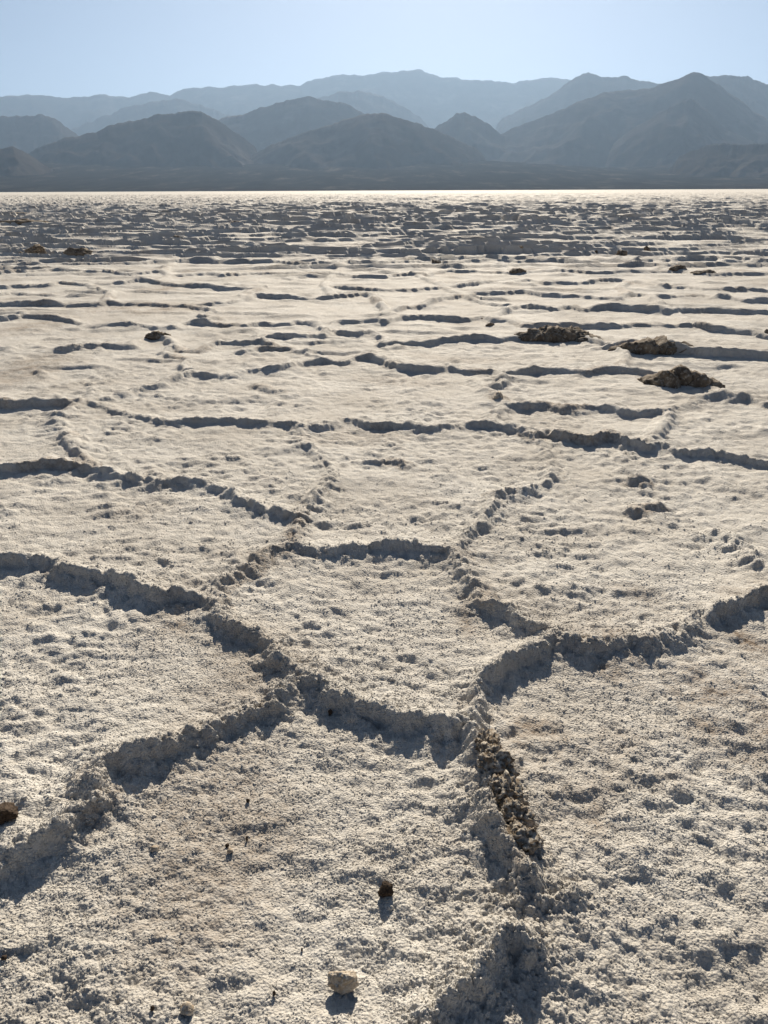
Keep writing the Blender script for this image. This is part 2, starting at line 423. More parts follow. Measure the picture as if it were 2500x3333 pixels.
MOUNTAINS=[
 ('far_main',[(-11996,24000,2190),(-10768,24000,2251),(-10033,24000,2281),(-9232,24000,2354),(-8689,24000,2330),(-8330,24000,2296),(-7596,24000,2337),(-7110,24000,2335),(-6631,24000,2279),(-6376,24000,2386),(-6090,24000,2450),(-5829,24000,2395),(-5594,24000,2318),(-5364,24000,2437),(-5091,24000,2511),(-4790,24000,2489),(-4483,24000,2542),(-4183,24000,2508),(-3695,24000,2571),(-3030,24000,2568),(-2488,24000,2523),(-2123,24000,2565),(-1938,24000,2661),(-1635,24000,2714),(-1211,24000,2787),(-790,24000,2754),(-428,24000,2752),(-187,24000,2794),(54,24000,2836),(415,24000,2845),(656,24000,2908),(1016,24000,2907),(1198,24000,2832),(1742,24000,2733),(2347,24000,2667),(2952,24000,2643),(3437,24000,2598),(3915,24000,2682),(4395,24000,2723),(4822,24000,2657),(5745,24000,2471),(6975,24000,2303),(8928,24000,2241),(11372,24000,2178)]),
 ('right_far',[(1873,17000,899),(2292,17000,1277),(2799,17000,1485),(3133,17000,1654),(3419,17000,1845),(3625,17000,1943),(3790,17000,2010),(4051,17000,1949),(4224,17000,1925),(4436,17000,1940),(4744,17000,1863),(5050,17000,1800),(5357,17000,1746),(5985,17000,1551),(6729,17000,1197)]),
 ('left_spur',[(-6891,19000,1128),(-6077,19000,1372),(-5524,19000,1528),(-5270,19000,1631),(-4876,19000,1699),(-4581,19000,1758),(-4288,19000,1801),(-3817,19000,1686),(-3158,19000,1466),(-2597,19000,1111)]),
 ('centre_spur',[(-2082,18000,1219),(-1610,18000,1508),(-1237,18000,1695),(-870,18000,1800),(-461,18000,1814),(30,18000,1731),(404,18000,1558),(773,18000,1333),(1148,18000,955)]),
 ('right_edge',[(4536,14500,1160),(4789,14500,1488),(5015,14500,1657),(5352,14500,1642),(5717,14500,1634),(6088,14500,1555),(6549,14500,1469),(7165,14500,1315)]),
 ('right_big',[(1127,11200,355),(1350,11200,566),(1462,11200,639),(1631,11200,712),(1856,11200,789),(2135,11200,886),(2411,11200,1003),(2632,11200,1078),(2742,11200,1113),(2910,11200,1128),(3078,11200,1142),(3330,11200,1166),(3439,11200,1196),(3542,11200,1231),(3741,11200,1305),(3874,11200,1275),(3997,11200,1204),(4209,11200,1103),(4456,11200,974),(4769,11200,803),(5284,11200,524)]),
 ('left_hump',[(-6594,12800,857),(-5985,12800,956),(-5391,12800,989),(-5193,12800,1000),(-4864,12800,1016),(-4673,12800,986),(-4554,12800,909),(-4436,12800,819),(-4198,12800,639),(-3891,12800,456)]),
 ('left_back',[(-2588,11800,639),(-2330,11800,814),(-2082,11800,901),(-1809,11800,932),(-1624,11800,1007),(-1351,11800,1071),(-1170,11800,1113),(-959,11800,1155),(-811,11800,1101),(-603,11800,1084),(-454,11800,1057),(-216,11800,921),(145,11800,684),(451,11800,461)]),
 ('left_front',[(-3735,8900,236),(-3533,8900,342),(-3335,8900,425),(-3142,8900,487),(-2978,8900,520),(-2815,8900,540),(-2693,8900,602),(-2575,8900,630),(-2436,8900,654),(-2319,8900,683),(-2204,8900,703),(-1976,8900,710),(-1771,8900,726),(-1683,8900,688),(-1531,8900,597),(-1313,8900,438),(-1092,8900,290)]),
 ('centre',[(-1534,8500,197),(-1261,8500,318),(-1036,8500,410),(-813,8500,489),(-592,8500,555),(-373,8500,614),(-199,8500,652),(-25,8500,667),(61,8500,659),(148,8500,623),(322,8500,591),(497,8500,531),(651,8500,471),(784,8500,411),(941,8500,330),(1123,8500,207)]),
 ('pyramid',[(306,11000,430),(643,11000,703),(782,11000,789),(892,11000,864),(1004,11000,884),(1117,11000,838),(1261,11000,762),(1377,11000,684),(1495,11000,581),(1734,11000,372)]),
 ('left_foot',[(-3500,7000,288),(-3205,7000,314),(-2987,7000,320),(-2878,7000,326),(-2777,7000,276),(-2679,7000,209),(-2547,7000,117)]),
 ('right_foot',[(2298,7200,205),(2490,7200,283),(2614,7200,327),(2723,7200,347),(2856,7200,326),(2970,7200,333),(3095,7200,342),(3322,7200,338),(3593,7200,286)]),
 ('right_mid',[(2337,9700,302),(2568,9700,508),(2798,9700,679),(3030,9700,812),(3270,9700,899),(3480,9700,775),(3701,9700,617),(3968,9700,502),(4392,9700,363)]),
]
# x, y, width, height (m)
CLUMPS=[
 (1.98,9.38,0.74,0.19), # px 1205,736
 (2.85,8.62,0.78,0.17), # px 1415,762
 (2.60,7.09,0.55,0.18), # px 1468,832
 (-9.13,22.42,0.56,0.23), # px 74,556
 (-9.50,22.44,0.22,0.10), # px 44,556
 (-7.86,22.04,0.79,0.18), # px 168,558
 (-6.84,28.78,0.40,0.16), # px 385,524
 (-17.99,43.13,2.99,0.24), # px 45,489
 (-25.68,61.42,3.26,0.17), # px 40,467
 (-7.15,42.57,0.82,0.17), # px 512,488
 (3.72,23.19,0.28,0.13), # px 1124,547
 (5.55,22.24,0.17,0.10), # px 1289,552
 (6.13,21.89,0.31,0.11), # px 1345,554
 (7.10,22.99,0.22,0.13), # px 1399,547
 (6.07,17.36,0.42,0.16), # px 1469,590
 (6.34,16.67,0.55,0.13), # px 1524,597
 (1.25,19.74,0.32,0.11), # px 944,571
 (1.56,18.87,0.16,0.09), # px 979,578
 (4.46,9.60,0.08,0.09), # px 1657,727
 (1.30,10.93,0.05,0.04), # px 1041,693
 (1.35,10.42,0.13,0.05), # px 1060,706
 (0.92,6.42,0.11,0.10), # px 1076,874
 (2.73,17.11,0.37,0.14), # px 1120,594
 (-2.61,9.49,0.30,0.11), # px 338,736
]
PEBBLES=[
 (0.000,1.516,0.0406,0.0521), # px 833,1935
 (-0.092,1.268,0.0678,0.0545), # px 742,2135
 (-0.386,1.845,0.0117,0.0123), # px 535,1734
 (-0.416,1.681,0.0121,0.0102), # px 490,1828
 (-0.403,1.653,0.0168,0.0126), # px 497,1845
 (-0.597,1.653,0.0216,0.0113), # px 335,1846
 (-0.368,1.705,0.0061,0.0155), # px 533,1813
 (-0.413,1.201,0.0289,0.0202), # px 405,2200
 (-0.486,1.206,0.0096,0.0122), # px 330,2195
 (-0.847,1.327,0.0144,0.0108), # px 10,2086
 (-1.025,1.748,0.0875,0.0446), # px 12,1790
 (-0.237,1.240,0.0069,0.0144), # px 593,2162
 (-0.190,1.361,0.0052,0.0088), # px 652,2055
 (-0.178,2.248,0.0151,0.0191), # px 714,1548
]
STAINS=[(0.46,2.12,0.16,0.09),(0.53,1.79,0.11,0.07),(1.11,2.26,0.24,0.31),(1.17,2.11,0.09,0.11),(-0.82,2.92,0.17,0.15),(0.83,2.60,0.24,0.19),(1.38,2.73,0.11,0.14),(0.33,2.03,0.06,0.13),(-0.81,1.75,0.08,0.05),(-3.53,12.10,1.22,0.60),(-3.87,14.79,0.65,0.44),(-4.44,10.81,0.55,1.00),(-0.44,3.80,0.07,0.36),(-3.42,7.84,0.36,0.88),(0.33,2.87,0.07,0.07),(0.30,1.99,0.07,0.10),(0.31,1.89,0.08,0.10),(0.33,1.77,0.08,0.09),(0.34,1.67,0.07,0.08)]
MUD=[(0.304,1.997),(0.314,1.906),(0.324,1.807),(0.339,1.715),(0.349,1.641)]
# ------------------------------------------------------------------ salt flat: one sheet, finest near the viewer
def axis_r():
    r = list(np.geomspace(0.04, 0.92, 26))
    for lim, step in ((3, 0.0025), (10, 0.0036), (100, 0.005), (400, 0.007), (900, 0.02)):
        while r[-1] < lim:
            r.append(r[-1] * (1 + step))
    while r[-1] < 40000:
        r.append(r[-1] * 1.09)
    return np.array(r)


def axis_t():
    inner = np.arange(-0.66, 0.6601, 0.0021)
    t = [inner[-1]]
    d = 0.0021
    while t[-1] < math.pi:
        d = min(d * 1.075, 0.09)
        t.append(t[-1] + d)
    t = np.array(t[1:])
    t *= 1.0
    t = t[t < math.pi - 0.03]
    t = np.append(t, math.pi)
    return np.concatenate([-t[::-1], inner, t])


AR, AT = axis_r(), axis_t()
NR, NC = len(AR), len(AT)
rr, tt = np.meshgrid(AR, AT, indexing='ij')
X = rr * np.sin(tt)
Y = rr * np.cos(tt)
DR = np.gradient(AR)[:, None] * np.ones((1, NC))


def lod(lam):
    return np.clip((lam / DR - 1.0) / 1.5, 0, 1).astype(np.float32)


# wandering of the ridge lines
near = sstep(60, 25, rr)
WX = X + 0.035 * pn(X, Y, 0.21, 1) + 0.015 * pn(X, Y, 0.075, 2) * lod(0.075) + 0.007 * pn(X, Y, 0.033, 3) * lod(.033)
WY = Y + 0.035 * pn(X, Y, 0.21, 4) + 0.015 * pn(X, Y, 0.075, 5) * lod(0.075) + 0.007 * pn(X, Y, 0.033, 6) * lod(.033)
CREST = (1.05 + 1.3 * pn(X, Y, 0.8, 7) + 0.5 * pn(X, Y, 0.33, 10) + 0.35 * pn(X, Y, 0.14, 8) + 0.25 * pn(X, Y, 0.06, 9) * lod(.06)).clip(0.38, 1.45)
CREST = np.maximum(CREST, 0.38 + 0.36 * sstep(5.5, 8, rr) + 0.25 * pn(X, Y, 0.3, 11))
CREST = CREST + (1.0 - CREST) * 0.45 * sstep(12, 20, rr)

RH = np.zeros_like(X)                 # ridge height
RC = np.zeros_like(X)                 # 0..1 closeness to a crest
RID = np.full(X.shape, -1, np.int32)  # which ridge


def ridge_profile(d, side):
    """d = distance to the crest line, side = +1 on the broken face, -1 on the curled-up plate"""
    face = 0.86 * sstep(0.05, 0.0, d) + 0.14 * np.exp(-d / 0.10)
    back = 0.36 * np.exp(-(d / 0.05) ** 1.4) + 0.64 * np.exp(-d / 0.22)
    return face * np.clip(side, 0, 1) + back * np.clip(1 - side, 0, 1)


for k, (h, pts) in enumerate(RIDGES):
    pts = np.array(pts)
    box = pts
    rmin = max(0.05, np.min(np.hypot(*pts.T)) - 0.8)
    # distances along the straight pieces can pass nearer than the ends
    dens = np.concatenate([np.linspace(pts[i], pts[i + 1], 12) for i in range(len(pts) - 1)])
    dr_, dt_ = np.hypot(*dens.T), np.arctan2(dens[:, 0], dens[:, 1])
    r0, r1 = np.searchsorted(AR, [max(0.05, dr_.min() - 0.75), dr_.max() + 0.75])
    mg = 0.75 / max(dr_.min(), 0.8)
    c0, c1 = np.searchsorted(AT, [dt_.min() - mg, dt_.max() + mg])
    sl = (slice(r0, r1), slice(c0, c1))
    px, py = WX[sl], WY[sl]
    best = np.full(px.shape, 9.0)
    sd = np.zeros(px.shape)
    wsum = np.full(px.shape, 1e-12)
    for (ax, ay), (bx, by) in zip(pts[:-1], pts[1:]):
        ex, ey = bx - ax, by - ay
        L2 = ex * ex + ey * ey + 1e-9
        t = np.clip(((px - ax) * ex + (py - ay) * ey) / L2, 0, 1)
        qx, qy = px - ax - t * ex, py - ay - t * ey
        d = np.hypot(qx, qy)
        L = math.sqrt(L2)
        nx, ny = -ey / L, ex / L
        if ny > 0:
            nx, ny = -nx, -ny            # broken face looks towards -Y
        s = (qx * nx + qy * ny) / np.maximum(d, 1e-6)
        s = 0.5 + 0.5 * np.clip(s * 3, -1, 1) * float(sstep(0.2, 0.75, abs(ny)))
        best = np.minimum(best, d)
        w = np.exp(-d / 0.06)
        sd += w * s
        wsum += w
    sd = np.where(wsum > 1e-9, sd / wsum, 0.5)
    best = np.maximum(best - 0.65 * DR[sl] * (DR[sl] > 0.02), 0)
    hh = h * (0.48 + 0.24 * sstep(6, 9, rr[sl]) + 0.26 * sstep(9, 14, rr[sl])) * CREST[sl] * ridge_profile(best, sd)
    m = hh > RH[sl]
    RH[sl] = np.where(m, hh, RH[sl])
    RID[sl] = np.where(m & (best < 0.075), k, RID[sl])
    RC[sl] = np.maximum(RC[sl], np.exp(-(best / 0.07) ** 2))

# beyond the surveyed part the same kind of polygons carry on
depth = Y * math.cos(PITCH) + 1.6 * math.sin(PITCH)
outside = np.maximum(sstep(20.0, 21.5, Y), sstep(0.25, 0.7, np.abs(X) - 0.4685 * depth))
outside = np.maximum(outside, sstep(1.0, 0.4, Y))
far_w = np.clip(DR * 0.9, 0.075, 0.35)
gx = X + 0.22 * pn(X, Y, 1.3, 21) + 0.06 * pn(X, Y, 0.4, 22)
gy = Y + 0.22 * pn(X, Y, 1.3, 23) + 0.06 * pn(X, Y, 0.4, 24)
f1, f2, rv, vx, vy = worley(gx * 0.58, gy, 1.6, 5)
edge = np.maximum((f2 - f1) * 1.6 * 0.62 - 0.65 * np.minimum(DR, 0.25) * (DR > 0.02), 0)
rowamp = 1 + 1.1 * pn(X, Y, 2.3, 25) + 0.2 * pn(X, Y, 0.8, 26)
hf = np.where(Y > 12, 0.10, 0.07) * rowamp.clip(0.45, 1.7)
hf = hf * sstep(760, 300, rr + 120 * pn(X, Y, 160, 31)) * (1 + 0.9 * sstep(25, 90, rr))
back = np.where(vy < 0, 1.0, 0.45)              # cells lying nearer than their edge rise gently, the far side breaks off
prof = np.where(vy < 0, np.clip(1 - edge / np.clip(DR * .75, 0.06, 0.3), 0, 1), 0.7 * np.exp(-(edge / far_w) ** 1.3) + 0.3 * np.exp(-edge / 0.2))
vh = hf * prof * CREST * outside
# seen this flat, the long lips that cross the line of sight count most: rows of lifted plate edges
def lip_rows(spacing, seed, amp):
    ph = (Y + 0.42 * spacing * pn(X * 0.45, Y, 2.4, seed) + 0.22 * spacing * pn(X, Y, 0.9, seed + 1)) / spacing
    p = (ph - np.floor(ph)) * spacing
    row = np.floor(ph + 0.5)                     # the nearest lip
    a = amp * np.clip(0.6 + 1.3 * pn(X * 0.4 + 3.7 * row, row * 5.3, 1.5, seed + 2) + 0.25 * pn(X, Y, 0.6, seed + 3), 0, 1.3)
    lipw = np.clip(DR * 0.95, 0.05, 0.45)
    return a * np.maximum(np.clip((1.25 * lipw - (spacing - p)) / (0.6 * lipw), 0, 1), 0.75 * np.exp(-np.maximum(p - 0.5 * lipw, 0) / 0.14) + 0.25 * np.exp(-p / 0.35))


farrow = sstep(16.0, 20, Y) * sstep(760, 300, rr + 120 * pn(X, Y, 160, 31))
vh = vh * (1 - 0.7 * farrow)
vh = np.maximum(vh, farrow * np.maximum(lip_rows(1.7, 81, 0.13), lip_rows(2.9, 85, 0.15)) * (1.1 + 1.2 * sstep(24, 60, rr)))
vh = np.maximum(vh, sstep(8, 13, Y) * sstep(24, 20, Y) * lip_rows(1.3, 93, 0.05) * (0.5 + 1.2 * pn(X, Y, 2.5, 97)).clip(0, 1))
RH = np.maximum(RH * (1 - 0.0 * outside), vh)
# a few jagged heaps far out
heap = sstep(0.30, 0.62, pn(X, Y, 1.9, 41)) * sstep(13, 20, rr) * sstep(160, 60, rr) * (0.5 + pn(X, Y, 0.8, 42)).clip(0, 1.0)
RH = RH + 0.09 * heap * sstep(0.0, 0.4, pn(X, Y, 9.0, 43) + 0.25)

# short low dashes of lifted crust between the ridges
dash = sstep(0.20, 0.42, pn(X * 0.42 + 0.05 * pn(X, Y, .15, 45), Y, 0.34, 44)) * sstep(3.2, 7, rr) * sstep(30, 17, rr)
RH = RH + 0.034 * dash * (0.6 + pn(X, Y, 1.3, 46)).clip(0, 1.3) * (1 + 0.6 * sstep(10, 20, rr))

# far out the polygons are only broken ground
RH = RH + 0.10 * np.random.default_rng(8).random(X.shape) ** 2 * sstep(60, 150, rr) * sstep(760, 330, rr + 120 * pn(X, Y, 160, 31))

# surface relief of the crust: swells, lumps, popcorn grains
Z = RH.copy()
smooth_far = sstep(800, 300, rr)
Z += 0.030 * pn(X, Y, 1.1, 50) * smooth_far
Z += 0.018 * pn(X, Y, 0.33, 51) * smooth_far * lod(.33)
lum = 0.75 + 0.9 * pn(X, Y, 0.7, 52)
lum = lum.clip(0.3, 1.5) * (1 + 0.25 * sstep(2.4, 5, rr))
ax = X * 0.82
Z += 0.016 * lum * pn(ax, Y, 0.115, 53) * lod(.115)
nf, _, nrv, _, _ = worley(X * 0.8 + 0.02 * pn(X, Y, 0.05, 61), Y, 0.085, 62)
Z += 0.028 * np.clip(nrv - 0.55, 0, 1) * lum * np.clip(1 - (nf / 0.55) ** 2, 0, 1) * np.clip(0.085 / DR - 0.9, 0, 1)
nf, _, nrv, _, _ = worley(X * 0.8 + 0.04 * pn(X, Y, 0.1, 63), Y, 0.21, 64)
Z += 0.045 * np.clip(nrv - 0.72, 0, 1) * np.clip(1 - (nf / 0.45) ** 2, 0, 1) * np.clip(0.2 / DR - 0.9, 0, 1)
Z += 0.014 * lum * pn(ax, Y, 0.055, 54) * lod(.055)
Z += 0.009 * lum * pn(X, Y, 0.034, 55) * lod(.034)
rough = (0.75 + 0.7 * pn(X, Y, 0.5, 67)).clip(0.35, 1.3) + 1.6 * RC
w1 = worley(X + .004 * pn(X, Y, .02, 59), Y, 0.017, 56)[0]
Z += 0.0050 * rough * (1 - w1 * w1 * 1.3) * lod(.017)
w2 = worley(X, Y, 0.0088, 57)[0]
Z += 0.0045 * rough * (1 - w2 * w2 * 1.3) * lod(.0088)
w3 = worley(X, Y, 0.042, 58)[0]
Z += 0.022 * (1 - w3 * w3 * 1.4) * RC * lod(.042)

# the broken lips lean over a little
lean = np.minimum(RH, 0.12) * sstep(30, 15, rr)
YS = Y - 0.30 * lean
XS = X + 0.10 * lean * pn(X, Y, 0.3, 60)

# loosen the sheet's vertices so no regular rows show, and say where crystals sit
_r = np.random.default_rng(5)
DL = rr * 0.00185
XS = XS + _r.uniform(-0.35, 0.35, X.shape) * np.minimum(DL, 0.05) * (np.abs(tt) < 0.7) * sstep(9, 5, rr)
YS = YS + _r.uniform(-0.35, 0.35, X.shape) * np.minimum(DR, 0.05) * (np.abs(tt) < 0.7) * sstep(9, 5, rr)
GR = np.clip(0.0012 + 0.0004 * (rr - 1.0), 0.0012, 0.0024) * _r.uniform(0.55, 1.75, X.shape) ** 1.6
want = 0.22 + 0.5 * pn(X, Y, 0.05, 65) + 0.35 * pn(X, Y, 0.4, 66) + 0.25 * RC
GR = np.where(_r.random(X.shape) < 0.006 + 0.02 * RC, GR * _r.uniform(1.5, 3.2, X.shape), GR)
GR = np.where((_r.random(X.shape) < want) & (rr > 0.92) & (_r.random(X.shape) < sstep(5.5, 2.2, rr)) & (np.abs(tt) < 0.85), GR, 0)

# dirt stains with shapes of their own
ST = np.zeros_like(X)
for (sx, sy, sw, sh) in STAINS:
    q = ((X - sx) / (sw * 0.75)) ** 2 + ((Y - sy) / (sh * 0.9 + 0.05)) ** 2
    ST = np.maximum(ST, np.exp(-q) * (0.55 + 0.9 * pn(X, Y, 0.07 + 0.02 * sy, 70)))
ST = np.maximum(ST, 0.42 * sstep(0.1, 0.5, pn(X, Y, 0.55, 74) + 0.5 * pn(X, Y, 0.16, 75)) * sstep(0.25, 0.9, X) * sstep(4.5, 3, rr))
ST = np.maximum(ST, 0.55 * sstep(0.18, 0.5, pn(X, Y, 0.9, 71)) * sstep(-0.2, 0.4, pn(X, Y, 6, 72)))
ST = np.maximum(ST, 0.5 * sstep(0.1, 0.45, pn(X, Y, 0.5, 73)) * (RC > 0.3))
ST = np.maximum(ST, 0.8 * heap)
ST = ST.clip(0, 1)
GR = np.where(ST > 0.6, GR * (_r.random(X.shape) < 0.5), GR)

# which plate: grow outwards from one point in each plate until a ridge stops it
SUB = 4
barrier = (RC[::SUB, ::SUB] > 0.25)
lab = np.full(barrier.shape, -1, np.int32)
ri, ci = AR[::SUB], AT[::SUB]
for k, (sx, sy) in enumerate(PLATE_SEEDS):
    i = np.argmin(np.abs(ri - math.hypot(sx, sy)))
    j = np.argmin(np.abs(ci - math.atan2(sx, sy)))
    lab[max(0, i - 1):i + 2, max(0, j - 2):j + 3] = k
ok = (~barrier) & (np.abs(ci)[None, :] < 0.75) & (ri[:, None] > 0.9) & (ri[:, None] < 20)
lab[~ok] = -1
for it in range(160):
    for ax_, s_ in ((0, 1), (0, -1), (1, 1), (1, -1)):
        nb = np.roll(lab, s_, ax_)
        lab = np.where((lab < 0) & ok & (nb >= 0), nb, lab)
# close the strip between plate and ridge
for it in range(5):
    for ax_, s_ in ((0, 1), (0, -1), (1, 1), (1, -1)):
        nb = np.roll(lab, s_, ax_)
        lab = np.where((lab < 0) & (ri[:, None] < 20) & (nb >= 0), nb, lab)
LAB = np.repeat(np.repeat(lab, SUB, 0), SUB, 1)[:NR, :NC]

FACES = grid_faces(NR, NC)
v0 = FACES[:, 0]
rid_f = RID.ravel()[v0]
lab_f = LAB.ravel()[v0]
code = np.where(rid_f >= 0, rid_f, np.where(lab_f >= 0, 1000 + lab_f, -1))
CO = np.stack([XS, YS, Z], -1).reshape(-1, 3)
STF = ST.ravel()
GRF = GR.ravel()

# every piece of crust carries its own crystals, set on the vertices that hold a crystal size
gn = bpy.data.node_groups.new('salt_crystals', 'GeometryNodeTree')
gn.interface.new_socket('Geometry', in_out='INPUT', socket_type='NodeSocketGeometry')
gn.interface.new_socket('Geometry', in_out='OUTPUT', socket_type='NodeSocketGeometry')
G = gn.nodes
gi, go = G.new('NodeGroupInput'), G.new('NodeGroupOutput')
att = G.new('GeometryNodeInputNamedAttribute')
att.data_type = 'FLOAT'
att.inputs['Name'].default_value = 'crystal'
cmp_ = G.new('FunctionNodeCompare')
cmp_.data_type = 'FLOAT'
cmp_.operation = 'GREATER_THAN'
cmp_.inputs[1].default_value = 0.0001
gico = G.new('GeometryNodeMeshIcoSphere')
gico.inputs['Radius'].default_value = 1.0
gico.inputs['Subdivisions'].default_value = 1
gmat = G.new('GeometryNodeSetMaterial')
gmat.inputs['Material'].default_value = SALT
giop = G.new('GeometryNodeInstanceOnPoints')
grot = G.new('FunctionNodeRandomValue')
grot.data_type = 'FLOAT_VECTOR'
grot.inputs[1].default_value = (6.28, 6.28, 6.28)
gtr = G.new('GeometryNodeTranslateInstances')
gtr.inputs['Local Space'].default_value = False
gsub = G.new('ShaderNodeCombineXYZ')
gneg = G.new('ShaderNodeMath')
gneg.operation = 'MULTIPLY'
gneg.inputs[1].default_value = -0.25
gjoin = G.new('GeometryNodeJoinGeometry')
gl = gn.links.new
gl(gi.outputs[0], giop.inputs['Points'])
gl(att.outputs['Attribute'], cmp_.inputs[0])
gl(cmp_.outputs[0], giop.inputs['Selection'])
gl(gico.outputs['Mesh'], gmat.inputs['Geometry'])
gl(gmat.outputs['Geometry'], giop.inputs['Instance'])
gl(grot.outputs[0], giop.inputs['Rotation'])
gl(att.outputs['Attribute'], giop.inputs['Scale'])
gl(att.outputs['Attribute'], gneg.inputs[0])
gl(gneg.outputs[0], gsub.inputs[2])
gl(gsub.outputs[0], gtr.inputs['Translation'])
gl(giop.outputs['Instances'], gtr.inputs[0])
gl(gtr.outputs[0], gjoin.inputs[0])
gl(gi.outputs[0], gjoin.inputs[0])
gl(gjoin.outputs[0], go.inputs[0])



def split(name, sel, parent=None):
    f = FACES[sel]
    used, inv = np.unique(f, return_inverse=True)
    me = mesh_np(name, CO[used], inv.reshape(f.shape)[:, ::-1], SALT, {'stain': STF[used], 'crystal': GRF[used]})
    if name == 'salt_flat':
        me.polygons.foreach_set('use_smooth', np.hypot(*CO[f[:, 0], :2].T) < 21)
    o = link(name, me, parent)
    if (GRF[used] > 0).any():
        o.modifiers.new('crystals', 'NODES').node_group = gn
    return o


base_sel = code == -1
flat = split('salt_flat', base_sel)
flat['kind'] = 'structure'
flat['label'] = 'cracked white salt flat reaching to the mountains'
flat['category'] = 'salt flat'
order = np.argsort(code, kind='stable')
cs = code[order]
for c in np.unique(cs):
    if c < 0:
        continue
    a, b = np.searchsorted(cs, [c, c + 1])
    if b - a < 30:
        continue
    split('salt_ridge' if c < 1000 else 'salt_plate', order[a:b], flat)

_zi = CO[:, 2].reshape(NR, NC)


def ground_z(x, y):
    i = np.argmin(np.abs(AR - math.hypot(x, y)))
    j = np.argmin(np.abs(AT - math.atan2(x, y)))
    return float(np.mean(_zi[max(0, i - 2):i + 3, max(0, j - 2):j + 3]))


# ------------------------------------------------------------------ mountains
def mountain(idx, crest):
    crest = np.array(crest, float)
    D = crest[0, 1]
    n = 420 if idx == 0 else 210
    xs = np.linspace(crest[0, 0], crest[-1, 0], n)
    cz = np.interp(xs, crest[:, 0], crest[:, 2])
    span = xs[-1] - xs[0]
    cn = D * 0.0021 * (pn(xs, xs * 0 + idx, D * 0.011, 80 + idx) + 0.6 * pn(xs, xs * 0 + idx, D * 0.004, 90 + idx))
    e = np.linspace(0, 1, n)
    taper = sstep(0, 0.07, e) * sstep(1, 0.93, e)
    cz, cn = cz * taper, cn * taper
    hmax = cz.max()
    fl = 1.9 * hmax + 500                     # how far the front slope reaches
    bl = 1.3 * hmax + 300
    v = np.concatenate([-np.linspace(1, 0, 14)[:-1], np.linspace(0, 1, 46)])   # <0 behind, >0 in front
    V, XX = np.meshgrid(v, xs, indexing='ij')
    CZ = np.broadcast_to(cz, XX.shape)
    yy = np.where(V < 0, D - V * bl, D - V * fl)
    # the crest line itself wanders in depth
    yy = yy + 0.10 * fl * pn(XX, XX * 0 + 3.0 * idx, D * 0.08, 60 + idx)
    t = np.abs(V)
    zz = CZ * (1 - t) ** 1.25 + cn[None, :] * np.exp(-t * 9)
    spur = 1 - 2 * np.abs(pn(XX + 0.25 * yy, yy * 0.55, hmax * 0.9 + 200, 100 + idx)) - 0.55
    spur = spur + 0.5 * (1 - 2 * np.abs(pn(XX, yy * 0.6, hmax * 0.38 + 90, 120 + idx)) - 0.5)
    spur = spur + 0.35 * pn(XX, yy, hmax * 0.16 + 40, 140 + idx) + 0.2 * pn(XX, yy, hmax * 0.07 + 25, 160 + idx)
    zz = zz + 0.27 * hmax * spur * (t * (1 - t)) * 2.2
    # keep the front below the line of sight to the crest
    zz = np.where(V > 0, np.minimum(zz, 1.6 + (CZ + np.minimum(cn[None, :], 0) - 1.6) * (yy / D) * (1 - 0.06 * np.minimum(t * 8, 1))), zz)
    xx = XX * np.where(V > 0, yy / D, 1.0)
    zz = zz - 40 * t
    co = np.stack([xx, yy, zz], -1).reshape(-1, 3)
    me = mesh_np('mountain', co, grid_faces(len(v), n)[:, ::-1], ROCK)
    o = link('mountain', me)
    o['kind'] = 'structure'
    o['label'] = MOUNTAIN_LABELS[idx]
    o['category'] = 'mountain'
    return o


MOUNTAIN_LABELS = [
    'long pale hazy mountain range forming the farthest skyline',
    'pale pointed peak right of centre on the far skyline',
    'faint pale spur below the far left skyline',
    'faint pale spur below the highest far summit',
    'grey hazy ridge running off the right edge behind the tall peak',
    'tall blue-grey mountain with broad slope on the right',
    'low rounded grey hump at the far left edge',
    'blue-grey mountain with rounded top left of centre, in the middle row',
    'dark grey-blue ridge on the left with a flat toothed top',
    'dark rounded mountain in the middle, in front of the pale range',
    'small pyramid-shaped hill right of the middle mountain',
    'small dark foothill at the lower left edge of the mountains',
    'low dark foothill at the lower right edge of the mountains',
    'dark inner shoulder below the tall right-hand peak',
]
for i, (nm, crest) in enumerate(MOUNTAINS):
    mountain(i, crest)

# gravel fans along the foot of the range
fx = np.linspace(-8500, 8500, 420)
fy = np.linspace(0, 1, 90)
FXX, FV = np.meshgrid(fx, fy)
FYY = 4500 + 3800 * FV + 200 * pn(FXX, FXX * 0, 1800, 201) * (1 - FV)
lobe = 1 + 0.5 * pn(FXX, FXX * 0 + 9, 2400, 202) + 0.35 * np.exp(-((FXX - 850) / 1100) ** 2)
FZ = 215 * lobe * (FV * 0.98) ** 1.3
FZ = FZ + (15 * pn(FXX, FYY * 0.3, 240, 203) + 7 * pn(FXX, FYY * 0.35, 85, 204)) * sstep(0, 0.25, FV) - 2.0 * (1 - sstep(0, .02, FV))
fan = link('alluvial_fan', mesh_np('alluvial_fan', np.stack([FXX, FYY, FZ], -1).reshape(-1, 3), grid_faces(90, 420), FAN))
fan['kind'] = 'structure'
fan['label'] = 'dark gravel slope along the foot of the mountains'
fan['category'] = 'slope'


# ------------------------------------------------------------------ loose stones, clods, heaps
import bmesh


def ico(sub):
    bm = bmesh.new()
    bmesh.ops.create_icosphere(bm, subdivisions=sub, radius=1.0)
    co = np.array([v.co[:] for v in bm.verts])
    fa = np.array([[v.index for v in f.verts] for f in bm.faces], np.int32)
    bm.free()
    return co, fa


ICO = {k: ico(k) for k in (3, 4, 5, 6)}


def n3d(p, scale, seed):
    return pn3(p, scale, seed)


def w3d(p, scale, seed):
    return worley3(p, scale, seed)


